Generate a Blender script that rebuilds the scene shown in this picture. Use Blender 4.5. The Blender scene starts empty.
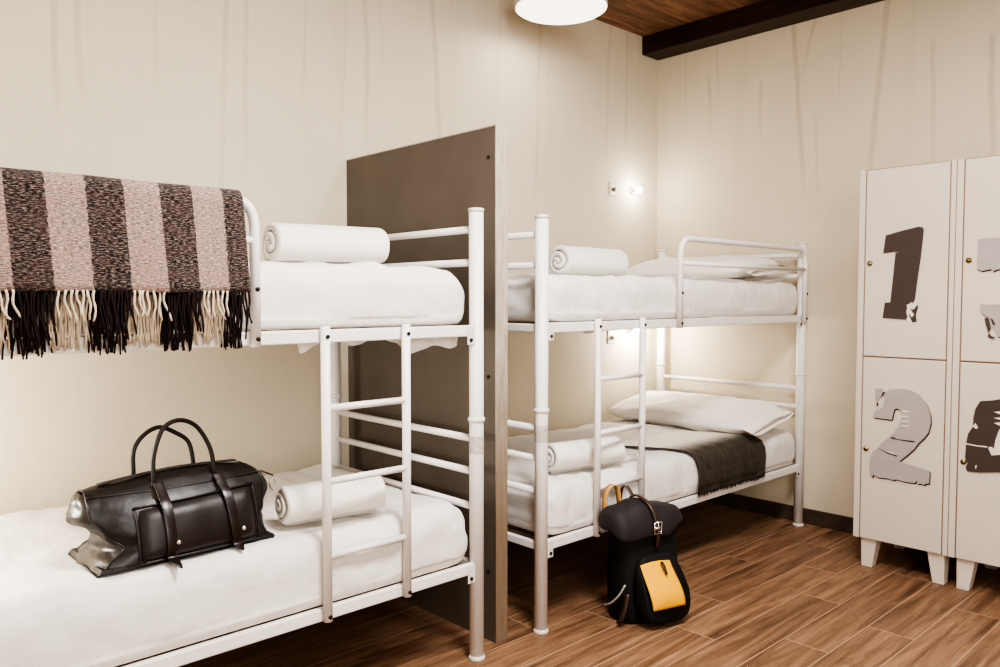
import bpy, bmesh, math, random
from mathutils import Vector, Matrix, noise
random.seed(7)
C = bpy.context.scene.collection
PI = math.pi
V = Vector

# ------------------------------------------------------------------ object helpers
def obj(name, bm, mat, parent=None, smooth=True, label=None, bev=0, mats=None, sub=0):
    bmesh.ops.recalc_face_normals(bm, faces=bm.faces)
    me = bpy.data.meshes.new(name)
    if parent is not None:
        bm.transform(Matrix.Translation(-world_loc(parent)))
    bm.to_mesh(me); bm.free()
    for p in me.polygons: p.use_smooth = smooth
    me.materials.append(mat)
    for m in (mats or []): me.materials.append(m)
    o = bpy.data.objects.new(name, me); C.objects.link(o)
    if parent is not None: o.parent = parent
    if label: o['label'] = label
    if bev:
        b = o.modifiers.new('bevel', 'BEVEL'); b.width = bev; b.segments = 2; b.limit_method = 'ANGLE'
    if sub:
        s = o.modifiers.new('sub', 'SUBSURF'); s.levels = s.render_levels = sub
    return o
def world_loc(o):
    v = V((0, 0, 0))
    while o is not None:
        v = v + o.location; o = o.parent
    return v
def tag(o, label, cat, group=None):
    o['label'] = label; o['category'] = cat
    if group: o['group'] = group
    return o
def thing(name, label, cat, loc, group=None):
    o = bpy.data.objects.new(name, None); C.objects.link(o)
    o.location = loc; o.empty_display_size = .05
    return tag(o, label, cat, group)
def struct(name, bm, mat, smooth=False, bev=0):
    o = obj(name, bm, mat, None, smooth, bev=bev); o['kind'] = 'structure'; return o
def BM(): return bmesh.new()

# ------------------------------------------------------------------ shape helpers
def box(bm, c, s, rz=0):
    m = Matrix.Translation(V(c)) @ Matrix.Rotation(rz, 4, 'Z') @ Matrix.Diagonal((s[0], s[1], s[2], 1))
    bmesh.ops.create_cube(bm, size=1, matrix=m); return bm
def box2(bm, a, b):
    return box(bm, [(a[i]+b[i])/2 for i in range(3)], [abs(b[i]-a[i]) for i in range(3)])
def bridge(bm, rings, closed=True, cap=True):
    vs = [[bm.verts.new(p) for p in r] for r in rings]
    n = len(vs[0])
    for a, b in zip(vs, vs[1:]):
        for i in range(n if closed else n-1):
            j = (i+1) % n
            bm.faces.new((a[i], a[j], b[j], b[i]))
    if cap and closed:
        bm.faces.new(vs[0][::-1]); bm.faces.new(vs[-1])
    return vs
def tube(bm, pts, r, seg=10, flat=None, cap=True, up=None):
    pts = [V(p) for p in pts]; n = len(pts)
    rr = r if isinstance(r, (list, tuple)) else [r]*n
    t0 = (pts[1]-pts[0]).normalized()
    a = V(up) if up else (V((0, 0, 1)) if abs(t0.z) < .9 else V((1, 0, 0)))
    nrm = (a - t0*a.dot(t0)).normalized(); rings = []
    for i in range(n):
        if i == 0: t = t0
        elif i == n-1: t = (pts[i]-pts[i-1]).normalized()
        else: t = ((pts[i]-pts[i-1]).normalized()+(pts[i+1]-pts[i]).normalized()).normalized()
        nrm = (nrm - t*nrm.dot(t)).normalized(); b = t.cross(nrm)
        f = flat or (1, 1)
        rings.append([pts[i]+(nrm*math.cos(k*2*PI/seg)*f[0]+b*math.sin(k*2*PI/seg)*f[1])*rr[i] for k in range(seg)])
    bridge(bm, rings, True, cap); return bm
def strap(bm, pts, w, th, side):
    """flat band along pts; side = width direction"""
    pts = [V(p) for p in pts]; rings = []
    for i, p in enumerate(pts):
        t = (pts[min(i+1, len(pts)-1)]-pts[max(i-1, 0)]).normalized()
        s = V(side); s = (s-t*s.dot(t)).normalized(); n = t.cross(s)
        ww = w[i] if isinstance(w, (list, tuple)) else w
        rings.append([p+s*ww/2+n*th/2, p-s*ww/2+n*th/2, p-s*ww/2-n*th/2, p+s*ww/2-n*th/2])
    bridge(bm, rings); return bm
def fillet(pts, r, k=7):
    pts = [V(p) for p in pts]; out = [pts[0]]
    for a, b, c in zip(pts, pts[1:], pts[2:]):
        u = (a-b).normalized(); w = (c-b).normalized(); ang = u.angle(w)
        d = min(r/math.tan(ang/2), (a-b).length*.49, (c-b).length*.49)
        p0 = b+u*d; p1 = b+w*d
        for i in range(k+1):
            t = i/k; out.append((1-t)**2*p0+2*t*(1-t)*b+t*t*p1)
    out.append(pts[-1]); return out
def smoothpts(pts, k=6):
    """Catmull-Rom through the points"""
    P = [V(p) for p in pts]; out = []
    for i in range(len(P)-1):
        p0 = P[max(i-1, 0)]; p1 = P[i]; p2 = P[i+1]; p3 = P[min(i+2, len(P)-1)]
        for j in range(k):
            t = j/k
            out.append(.5*((2*p1)+(p2-p0)*t+(2*p0-5*p1+4*p2-p3)*t*t+(3*p1-p0-3*p2+p3)*t**3))
    out.append(P[-1]); return out
def disc(bm, c, r, depth, axis='Z', seg=32, r2=None):
    rot = {'Z': Matrix(), 'X': Matrix.Rotation(PI/2, 4, 'Y'), 'Y': Matrix.Rotation(PI/2, 4, 'X')}[axis]
    bmesh.ops.create_cone(bm, cap_ends=True, segments=seg, radius1=r, radius2=r if r2 is None else r2, depth=depth,
                          matrix=Matrix.Translation(V(c)) @ rot); return bm
def rbox(bm, c, half, r, n, disp=None):
    """rounded box from a shared grid; disp(p, normal) -> new p"""
    seen = {}
    def vert(t):
        key = tuple(round(x, 6) for x in t)
        if key in seen: return seen[key]
        p = V([t[i]*half[i] for i in range(3)])
        inn = V([max(-(half[i]-r[i]), min(half[i]-r[i], p[i])) for i in range(3)])
        d = V([(p[i]-inn[i])/r[i] for i in range(3)])
        dn = d.normalized() if d.length > 0 else d
        q = inn + V([dn[i]*r[i] for i in range(3)])
        q = q + V(c)
        nn = V([dn[i]/r[i] for i in range(3)]).normalized()
        if disp: q = disp(q, nn, t)
        v = bm.verts.new(q); seen[key] = v; return v
    def g(k): return [math.sin((2*i/k-1)*PI/2) for i in range(k+1)]
    for ax in range(3):
        a, b = [i for i in range(3) if i != ax]
        ga, gb = g(n[a]), g(n[b])
        for s in (-1, 1):
            for i in range(n[a]):
                for j in range(n[b]):
                    q = []
                    for (x, y) in ((ga[i], gb[j]), (ga[i+1], gb[j]), (ga[i+1], gb[j+1]), (ga[i], gb[j+1])):
                        t = [0, 0, 0]; t[ax] = s; t[a] = x; t[b] = y; q.append(vert(t))
                    try: bm.faces.new(q)
                    except ValueError: pass
    return bm
def fbm(p, s, o=3): return noise.fractal(V(p)*s, 1.0, 2.0, o)

# ------------------------------------------------------------------ node helpers
class NT:
    def __init__(self, name):
        self.m = bpy.data.materials.new(name); self.m.use_nodes = True
        self.t = self.m.node_tree; self.n = self.t.nodes
        self.b = self.n['Principled BSDF']
    def new(self, typ, **kw):
        x = self.n.new(typ)
        for k, v in kw.items(): setattr(x, k, v)
        return x
    def link(self, a, b): self.t.links.new(a, b)
    def put(self, sock, v):
        if isinstance(v, bpy.types.NodeSocket): self.link(v, sock)
        else: sock.default_value = v
    def math(self, op, a, b=None, c=None, clamp=False):
        x = self.new('ShaderNodeMath', operation=op, use_clamp=clamp)
        for i, v in enumerate((a, b, c)):
            if v is not None: self.put(x.inputs[i], v)
        return x.outputs[0]
    def mix(self, f, a, b, blend='MIX'):
        x = self.new('ShaderNodeMix', data_type='RGBA', blend_type=blend)
        self.put(x.inputs['Factor'], f)
        self.put(x.inputs[6], a if isinstance(a, bpy.types.NodeSocket) else (*a, 1))
        self.put(x.inputs[7], b if isinstance(b, bpy.types.NodeSocket) else (*b, 1))
        return x.outputs[2]
    def coord(self, which='Object'): return self.new('ShaderNodeTexCoord').outputs[which]
    def mapping(self, v, scale=(1, 1, 1), loc=(0, 0, 0)):
        x = self.new('ShaderNodeMapping'); self.link(v, x.inputs['Vector'])
        x.inputs['Scale'].default_value = scale; x.inputs['Location'].default_value = loc
        return x.outputs[0]
    def noise(self, v, scale=5, detail=3, rough=.55, dist=0):
        x = self.new('ShaderNodeTexNoise'); self.link(v, x.inputs['Vector'])
        x.inputs['Scale'].default_value = scale; x.inputs['Detail'].default_value = detail
        x.inputs['Roughness'].default_value = rough; x.inputs['Distortion'].default_value = dist
        return x.outputs['Fac']
    def sep(self, v):
        x = self.new('ShaderNodeSeparateXYZ'); self.link(v, x.inputs[0]); return x.outputs
    def comb(self, a, b, c):
        x = self.new('ShaderNodeCombineXYZ')
        for i, v in enumerate((a, b, c)): self.put(x.inputs[i], v)
        return x.outputs[0]
    def rng(self, v, a, b, c=0, d=1, smooth=False):
        x = self.new('ShaderNodeMapRange', interpolation_type='SMOOTHSTEP' if smooth else 'LINEAR')
        self.put(x.inputs[0], v)
        for i, q in enumerate((a, b, c, d)): self.put(x.inputs[i+1], q)
        return x.outputs[0]
    def ramp(self, v, stops, interp='LINEAR'):
        x = self.new('ShaderNodeValToRGB'); x.color_ramp.interpolation = interp; self.put(x.inputs[0], v)
        e = x.color_ramp.elements
        while len(e) < len(stops): e.new(.5)
        for el, (p, c) in zip(e, stops): el.position = p; el.color = (*c, 1)
        return x.outputs[0]
    def bump(self, h, strength=.3, dist=.01):
        x = self.new('ShaderNodeBump'); self.link(h, x.inputs['Height'])
        x.inputs['Strength'].default_value = strength; x.inputs['Distance'].default_value = dist
        self.link(x.outputs[0], self.b.inputs['Normal'])
    def set(self, **kw):
        for k, v in kw.items():
            s = self.b.inputs[{'color': 'Base Color', 'rough': 'Roughness', 'metal': 'Metallic', 'spec': 'Specular IOR Level',
                               'sheen': 'Sheen Weight', 'sheenr': 'Sheen Roughness', 'sheent': 'Sheen Tint', 'emit': 'Emission Color', 'estr': 'Emission Strength',
                               'coat': 'Coat Weight', 'alpha': 'Alpha'}[k]]
            if isinstance(v, tuple) and len(v) == 3: v = (*v, 1)
            self.put(s, v)
        return self.m
def s2l(*c):
    return tuple(((x/255)/12.92 if x/255 <= .04045 else ((x/255+.055)/1.055)**2.4) for x in c)

# ------------------------------------------------------------------ materials
def mat_plaster(name, axis, drips, base, dark):
    t = NT(name); co = t.coord(); s = t.sep(co); h = s[axis]; z = s[2]
    wob = t.math('MULTIPLY', t.math('SUBTRACT', t.noise(t.mapping(co, (.6, .6, 1)), 3.2, 2), .5), .035)
    hh = t.math('ADD', h, wob)
    total = None
    for (h0, z0, h1, z1, w, k) in drips:
        sl = (h1-h0)/(z1-z0)
        cen = t.math('MULTIPLY_ADD', z, sl, h0-sl*z0)
        d = t.math('ABSOLUTE', t.math('SUBTRACT', hh, cen))
        line = t.rng(d, w*.35, w, 1, 0, True)
        a = t.math('MULTIPLY', line, t.rng(z, z1-.12, z1+.25, 0, k, True))
        if z0 < 2.6: a = t.math('MULTIPLY', a, t.rng(z, z0, z0+.06, 1, 0, True))
        total = a if total is None else t.math('MAXIMUM', total, a)
    mp = t.mapping(co, (9, 9, .35))
    faint = t.rng(t.noise(mp, 1.6, 2), .6, .72, 0, .18, True)
    upper = t.rng(z, 1.3, 2.3, .15, 1, True)
    total = t.math('MAXIMUM', total, t.math('MULTIPLY', faint, upper))
    cloud = t.noise(co, 1.3, 3)
    c = t.mix(t.rng(cloud, .3, .7, 0, 1), base, tuple(x*.93 for x in base))
    c = t.mix(t.math('MULTIPLY', total, .44), c, dark)
    t.bump(t.noise(t.mapping(co, (1, 1, .6)), 22, 4), .12, .01)
    return t.set(color=c, rough=.75, spec=.25)
BASE = s2l(219, 208, 187); DRIP = s2l(168, 155, 139)
D_BACK = [(.742, 2.8, .737, 1.84, .016, .75), (.806, 2.8, .814, 1.9, .018, .6), (1.062, 2.8, 1.082, 1.9, .012, .35), (1.35, 2.8, 1.329, 2.0, .016, .6),
          (1.325, 2.05, 1.306, 1.55, .014, .5), (1.432, 2.8, 1.407, 1.7, .014, .55), (1.681, 2.42, 1.662, 2.0, .01, .5), (1.89, 2.8, 1.838, 1.8, .013, .45),
          (1.97, 2.8, 1.979, 1.9, .017, .7), (2.34, 2.8, 2.396, 1.9, .02, .75), (3.072, 2.6, 3.046, 1.7, .018, .45), (3.15, 2.55, 3.12, 1.9, .01, .3), (2.78, 2.6, 2.75, 2.1, .012, .35),
          (3.666, 2.8, 3.621, 1.9, .017, .45), (3.827, 2.74, 3.816, 2.0, .014, .6), (.56, 2.8, .57, 1.9, .014, .3), (2.05, 2.8, 2.06, 2.1, .01, .3)]
D_RIGHT = [(2.62, 2.51, 2.596, 2.2, .018, .6), (2.561, 2.64, 2.56, 2.3, .012, .35), (2.289, 2.41, 2.277, 2.1, .015, .65), (2.089, 2.66, 2.024, 1.8, .02, .8),
           (1.99, 2.64, 2.045, 2.4, .014, .7), (1.965, 2.17, 1.94, 1.7, .015, .45), (1.608, 2.65, 1.686, 1.8, .022, .75), (1.387, 2.44, 1.382, 1.85, .016, .55),
           (1.142, 2.4, 1.127, 1.8, .018, .75), (1.83, 2.7, 1.84, 2.2, .012, .3), (2.78, 2.7, 2.775, 2.0, .012, .3)]
M = {}
M['wall_back'] = mat_plaster('drip stained plaster', 0, D_BACK, BASE, DRIP)
M['wall_right'] = mat_plaster('drip stained plaster side', 1, D_RIGHT, s2l(216, 203, 181), s2l(160, 145, 127))
M['wall_plain'] = mat_plaster('plain plaster', 1, [(0, 2.8, .02, 1.8, .02, .5)], BASE, DRIP)

def mat_floor():
    t = NT('wood plank floor'); co = t.coord(); s = t.sep(co); W = .163
    yr = t.math('DIVIDE', t.math('SUBTRACT', s[1], 1.835), W)
    row = t.math('FLOOR', yr); fy = t.math('SUBTRACT', yr, row)
    wn = t.new('ShaderNodeTexWhiteNoise', noise_dimensions='1D'); t.link(row, wn.inputs['W'])
    known = {0: .33, -1: .80, -2: .465, -3: .125, -4: .66, -5: .99, -6: .42, 1: .06}
    stops = [((k+7+.02)/10, (v, v, v)) for k, v in sorted(known.items())]
    lut = t.ramp(t.math('DIVIDE', t.math('ADD', row, 7.5), 10), stops, 'CONSTANT')
    inr = t.math('MULTIPLY', t.math('GREATER_THAN', row, -6.5), t.math('LESS_THAN', row, 1.5))
    off = t.mix(inr, wn.outputs['Color'], lut)
    offv = t.sep(off)[0]
    xr = t.math('SUBTRACT', s[0], offv); colm = t.math('FLOOR', xr); fx = t.math('SUBTRACT', xr, colm)
    w2 = t.new('ShaderNodeTexWhiteNoise', noise_dimensions='2D'); t.link(t.comb(row, colm, 0), w2.inputs['Vector'])
    rnd = w2.outputs['Value']
    ey = t.math('MULTIPLY', t.math('MINIMUM', fy, t.math('SUBTRACT', 1, fy)), W)
    ex = t.math('MINIMUM', fx, t.math('SUBTRACT', 1, fx))
    seam = t.rng(t.math('MINIMUM', ey, ex), .0012, .0038, 1, 0, True)
    shift = t.math('MULTIPLY', rnd, 37)
    gco = t.comb(t.math('ADD', s[0], shift), t.math('ADD', s[1], t.math('MULTIPLY', rnd, 11)), 0)
    g1 = t.noise(t.mapping(gco, (.9, 13, 1)), 2.2, 5, .6, .7)
    g2 = t.noise(t.mapping(gco, (3, 110, 1)), 2, 3, .6, .15)
    g3 = t.noise(t.mapping(gco, (1.8, 10, 1)), 2.6, 3, .5, 1.5)
    c = t.ramp(g1, [(.30, s2l(88, 64, 47)), (.45, s2l(128, 96, 72)), (.58, s2l(153, 117, 90)), (.74, s2l(177, 140, 110))])
    c = t.mix(t.rng(g2, .4, .68, 0, .24), c, s2l(72, 52, 39))
    c = t.mix(t.rng(g3, .6, .72, 0, .38, True), c, s2l(84, 53, 36))
    c = t.mix(t.math('MULTIPLY', rnd, .35), c, s2l(92, 67, 50))
    c = t.mix(t.math('MULTIPLY', seam, .55), c, s2l(188, 155, 126))
    t.bump(t.math('SUBTRACT', t.math('MULTIPLY', g2, .3), seam), .12, .004)
    return t.set(color=c, rough=t.rng(g1, .3, .7, .42, .56), spec=.35)
M['floor'] = mat_floor()
def mat_wood(name, stops, sc=(1.2, 11, 11), rough=.55, plank=None):
    t = NT(name); co = t.coord()
    g = t.noise(t.mapping(co, sc), 2.4, 5, .6, 1.0)
    c = t.ramp(g, stops)
    if plank:
        y = t.math('DIVIDE', t.sep(co)[1], plank); fy = t.math('FRACT', y)
        wn = t.new('ShaderNodeTexWhiteNoise', noise_dimensions='1D'); t.link(t.math('FLOOR', y), wn.inputs['W'])
        c = t.mix(t.math('MULTIPLY', wn.outputs['Value'], .4), c, stops[0][1])
        c = t.mix(t.rng(fy, .0, .05, .8, 0), c, s2l(40, 24, 16))
    return t.set(color=c, rough=rough, spec=.3)
M['ceiling'] = mat_wood('brown ceiling boards', [(.3, s2l(80, 55, 40)), (.5, s2l(122, 88, 66)), (.7, s2l(152, 114, 88))], plank=.14)
M['beam'] = mat_wood('dark stained beam', [(.3, s2l(30, 18, 13)), (.6, s2l(52, 33, 24)), (.8, s2l(70, 46, 34))], (11, 1.2, 11), .5)
M['skirting'] = mat_wood('dark brown skirting', [(.3, s2l(62, 50, 42)), (.7, s2l(84, 70, 60))], (3, 3, 3))

def simple(name, col, rough=.5, metal=0, spec=.5, nz=None, bump=None, **kw):
    t = NT(name); c = col
    if nz:
        sc, amt = nz; f = t.noise(t.coord(), sc, 4)
        c = t.mix(t.rng(f, .3, .7, 0, 1), col, tuple(x*(1-amt) for x in col))
    if bump:
        sc, st, di = bump; t.bump(t.noise(t.coord(), sc, 4), st, di)
    return t.set(color=c, rough=rough, metal=metal, spec=spec, **kw)
M['paint'] = simple('white enamelled steel', s2l(230, 225, 221), .35, 0, .4, (6, .06), (60, .04, .002))
M['bracket'] = simple('white bracket steel', s2l(216, 208, 202), .4)
M['bolt'] = simple('dark bolt head', s2l(46, 40, 36), .4, .6)
M['sticker'] = simple('worn grey tape', s2l(200, 192, 186), .6, nz=(70, .28))
M['slat'] = simple('pale slats', s2l(170, 150, 128), .7)

def mat_sheet(name, col):
    t = NT(name); co = t.coord()
    w1 = t.noise(t.mapping(co, (1, 1, 1.3)), 5, 3, .5, .3)
    w2 = t.noise(t.mapping(co, (2.4, 1, 1)), 17, 3, .5, .2)
    h = t.math('ADD', t.math('MULTIPLY', w1, 1.0), t.math('MULTIPLY', w2, .35))
    t.bump(h, .55, .02)
    return t.set(color=t.mix(t.rng(w1, .3, .7), col, tuple(x*.97 for x in col)), rough=.85, spec=.15, sheen=.15)
M['sheet'] = mat_sheet('white cotton sheet', s2l(225, 220, 214))
M['pillow'] = mat_sheet('white pillowcase', s2l(236, 230, 222))
def mat_towel():
    t = NT('white terry cloth'); co = t.coord()
    t.bump(t.math('ADD', t.noise(co, 220, 2), t.math('MULTIPLY', t.noise(co, 26, 3), 1.2)), .4, .006)
    return t.set(color=s2l(233, 228, 221), rough=.95, spec=.1, sheen=.3)
M['towel'] = mat_towel()

def mat_blanket():
    t = NT('striped woven wool'); uv = t.coord('UV'); s = t.sep(uv)
    u = t.math('ADD', s[0], t.math('MULTIPLY', t.math('SUBTRACT', t.noise(t.mapping(uv, (1, 60, 1)), 3, 3), .5), .013))
    # u is metres along the rail, v metres of cloth from the front hem
    edges = [-.10, -.02, .06, .14, .22, .30, .378, .458, .540, .620, .702, .780, .855]
    n = t.new('ShaderNodeValToRGB'); n.color_ramp.interpolation = 'CONSTANT'
    e = n.color_ramp.elements
    for _ in range(len(edges)-2): e.new(.5)
    cols = []
    for i, x in enumerate(edges):
        dk = (len(edges)-1-i) % 2 == 0
        e[i].position = (x+.1)/1.1; q = 0.0 if dk else 1.0
        e[i].color = (q, q, q, 1)
    t.link(t.math('DIVIDE', t.math('ADD', u, .1), 1.1), n.inputs[0])
    stripe = n.outputs[0]
    k1 = t.noise(t.mapping(uv, (150, 260, 1)), 1.8, 2, .6); k2 = t.noise(t.mapping(uv, (95, 420, 1)), 1, 3, .65)
    k3 = t.noise(t.mapping(uv, (9, 26, 1)), 1.4, 2, .5)
    dark = t.mix(t.rng(k2, .48, .64), s2l(27, 22, 21), s2l(140, 122, 116))
    lite = t.mix(t.rng(k2, .40, .62), s2l(184, 167, 154), s2l(104, 82, 78))
    lite = t.mix(t.rng(k1, .52, .62, 0, .75), lite, s2l(88, 68, 66))
    lite = t.mix(t.rng(k3, .45, .7, 0, .3), lite, s2l(176, 128, 124))
    dark = t.mix(t.rng(k3, .45, .7, 0, .4), dark, s2l(86, 66, 62))
    c = t.mix(stripe, dark, lite)
    t.bump(t.math('ADD', k1, k2), .5, .004)
    return t.set(color=c, rough=.95, spec=.1, sheen=.2)
M['blanket'] = mat_blanket()
M['fringe_dark'] = simple('near black wool fringe', s2l(38, 30, 29), .9, spec=.1)
M['fringe_light'] = simple('cream wool fringe', s2l(200, 186, 168), .9, spec=.1)
M['fringe_tan'] = simple('sand wool fringe', s2l(180, 163, 140), .9, spec=.1)
def mat_throw():
    t = NT('charcoal woven throw'); uv = t.coord('UV')
    k = t.noise(t.mapping(uv, (90, 14, 1)), 1.6, 3, .6); k2 = t.noise(t.mapping(uv, (240, 240, 1)), 1, 2)
    s = t.sep(uv)
    ln = t.math('MAXIMUM', t.rng(t.math('FRACT', t.math('MULTIPLY', s[0], 9)), .86, .95, 0, .3), t.rng(t.math('FRACT', t.math('MULTIPLY', s[1], 11)), .88, .95, 0, .25))
    c = t.mix(t.rng(k, .35, .65), s2l(44, 40, 35), s2l(72, 66, 58))
    c = t.mix(t.math('MULTIPLY', ln, .5), c, s2l(104, 97, 88))
    pale = t.mix(t.rng(k, .35, .65), s2l(224, 216, 204), s2l(204, 196, 184))  # glare on the throw's top, painted into the cloth colour
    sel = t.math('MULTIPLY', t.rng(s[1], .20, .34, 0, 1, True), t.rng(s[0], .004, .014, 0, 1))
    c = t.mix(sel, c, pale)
    t.bump(k2, .5, .003)
    return t.set(color=c, rough=.7, spec=.3, sheen=.3, sheenr=.25, sheent=s2l(240, 232, 215))
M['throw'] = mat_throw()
M['throw_fringe'] = simple('dark throw fringe', s2l(46, 41, 36), .9, spec=.1)

def mat_leather(name, col, rough=.34, bs=70):
    t = NT(name); co = t.coord()
    n1 = t.noise(co, bs, 3); n2 = t.noise(co, 6, 3)
    t.bump(t.math('ADD', t.math('MULTIPLY', n1, .15), n2), .28, .01)
    return t.set(color=t.mix(t.rng(n2, .3, .7), col, tuple(x*.7 for x in col)), rough=rough, spec=.5)
M['leather'] = mat_leather('dark brown leather', s2l(22, 16, 13), .4)
M['leather_gusset'] = mat_leather('shiny folded leather', s2l(40, 32, 27), .30, 50)
M['leather_pocket'] = mat_leather('brown pocket leather', s2l(30, 22, 18), .44)
M['leather_strap'] = mat_leather('strap leather', s2l(32, 21, 17), .3)
M['piping'] = mat_leather('black piping', s2l(24, 18, 16), .35)
M['zip'] = simple('black zip tape', s2l(18, 15, 14), .6)
M['silver'] = simple('bright nickel', s2l(225, 220, 212), .22, 1)
M['brass'] = simple('aged brass', s2l(168, 148, 110), .35, 1)
def mat_canvas(name, col, rough=.75):
    t = NT(name); co = t.coord(); n = t.noise(co, 160, 2); n2 = t.noise(co, 14, 3)
    t.bump(t.math('ADD', t.math('MULTIPLY', n, .3), n2), .3, .008)
    return t.set(color=col, rough=rough, spec=.3)
M['canvas'] = mat_canvas('black canvas', s2l(21, 19, 20))
M['canvas_top'] = mat_canvas('charcoal canvas', s2l(43, 38, 40), .65)
M['yellow'] = mat_canvas('mustard yellow canvas', s2l(238, 176, 16), .6)
M['tan'] = mat_leather('tan leather loop', s2l(206, 158, 96), .5)
M['pack_strap'] = mat_leather('brown pack strap', s2l(66, 44, 36), .45)

def mat_board():
    t = NT('dark brown hardboard'); co = t.coord()
    n = t.noise(co, 190, 2, .7); n2 = t.noise(co, 2.2, 4); n3 = t.noise(t.mapping(co, (1, 40, 1.5)), 6, 2)
    c = t.mix(t.rng(n2, .3, .7), s2l(86, 77, 69), s2l(103, 94, 85))
    c = t.mix(t.rng(n, .62, .78, 0, .5), c, s2l(142, 124, 108))
    c = t.mix(t.rng(n3, .72, .8, 0, .4), c, s2l(126, 110, 98))
    return t.set(color=c, rough=.5, spec=.4)
M['board'] = mat_board()
def mat_edge():
    t = NT('weathered metal edge'); co = t.coord(); z = t.sep(co)[2]
    n = t.noise(t.mapping(co, (30, 30, 3)), 3, 4, .6)
    c = t.mix(t.rng(n, .3, .7), s2l(204, 196, 184), s2l(164, 150, 134))
    c = t.mix(t.rng(z, .3, 1.3, .85, 0, True), c, s2l(118, 98, 76))
    c = t.mix(t.rng(n, .66, .78, 0, .7), c, s2l(214, 206, 196))
    return t.set(color=c, rough=.45, metal=.25, spec=.4)
M['edge'] = mat_edge()

M['locker'] = simple('cream locker enamel', s2l(202, 190, 177), .38, 0, .4, (3, .05))
M['locker_gap'] = simple('locker joint shadow gap', s2l(150, 118, 94), .7)  # tan colour stands in for the shadow lines around the doors
M['foot'] = simple('cream tapered foot', s2l(212, 200, 187), .45)
def mat_num(name, col):
    t = NT(name); co = t.coord()
    n = t.noise(t.mapping(co, (1, 1, 1)), 60, 3, .6); n2 = t.noise(t.mapping(co, (1, 1, 6)), 9, 3)
    c = t.mix(t.rng(n2, .35, .65), col, tuple(x*.93 for x in col))
    c = t.mix(t.rng(n, .72, .78, 0, .6), c, s2l(225, 214, 204))
    return t.set(color=c, rough=.6, spec=.3)
M['num_dark'] = mat_num('dark brown numeral', s2l(70, 58, 54)); M['num_grey'] = mat_num('warm grey numeral', s2l(164, 154, 151))
M['num_shadow_crack'] = simple('drop shadow and crack brown', s2l(66, 48, 42), .7)  # brown for the numerals' painted drop shadows, and for the cracks
M['chip'] = simple('exposed pale paint', s2l(212, 201, 190), .7)
M['vent'] = simple('pressed vent slot', s2l(196, 182, 170), .5)
M['lamp_white'] = simple('white lamp enamel', s2l(230, 226, 222), .4)
def emis(name, col, st):
    return NT(name).set(color=col, emit=col, estr=st, rough=.5)
M['diffuser'] = emis('lit opal diffuser', (1, .95, .9), 1.5)
M['led'] = emis('lit reading bulb', (1, .97, .92), 40)
M['plate'] = simple('cream switch plate', s2l(206, 198, 182), .5)
M['knob'] = simple('bronze knob', s2l(128, 116, 96), .4, .6)

# ------------------------------------------------------------------ room
X0, XW, Y0, YW, ZC = -.95, 4.135, -2.0, 2.982, 2.821
def wall(name, a, b, mat): return struct(name, box2(BM(), a, b), mat)
wall('floor', (X0-.1, Y0-.1, -.08), (XW+.1, YW+.1, 0), M['floor'])
wall('ceiling', (X0-.1, Y0-.1, ZC), (XW+.1, YW+.1, ZC+.08), M['ceiling'])
wall('wall_back', (X0-.1, YW, 0), (XW+.1, YW+.1, ZC), M['wall_back'])
wall('wall_right', (XW, Y0-.1, 0), (XW+.1, YW, ZC), M['wall_right'])
wall('wall_left', (X0-.1, Y0-.1, 0), (X0, YW, ZC), M['wall_plain'])
wall('wall_front', (X0, Y0-.1, 0), (XW, Y0, ZC), M['wall_plain'])
struct('baseboard_right', box2(BM(), (XW-.014, Y0, 0), (XW, YW, .082)), M['skirting'], bev=.004)
struct('baseboard_back', box2(BM(), (X0, YW-.014, 0), (XW-.014, YW, .082)), M['skirting'], bev=.004)
struct('trim_1', box2(BM(), (XW-.166, Y0, 2.71), (XW, YW, ZC)), M['beam'], bev=.004)

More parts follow.
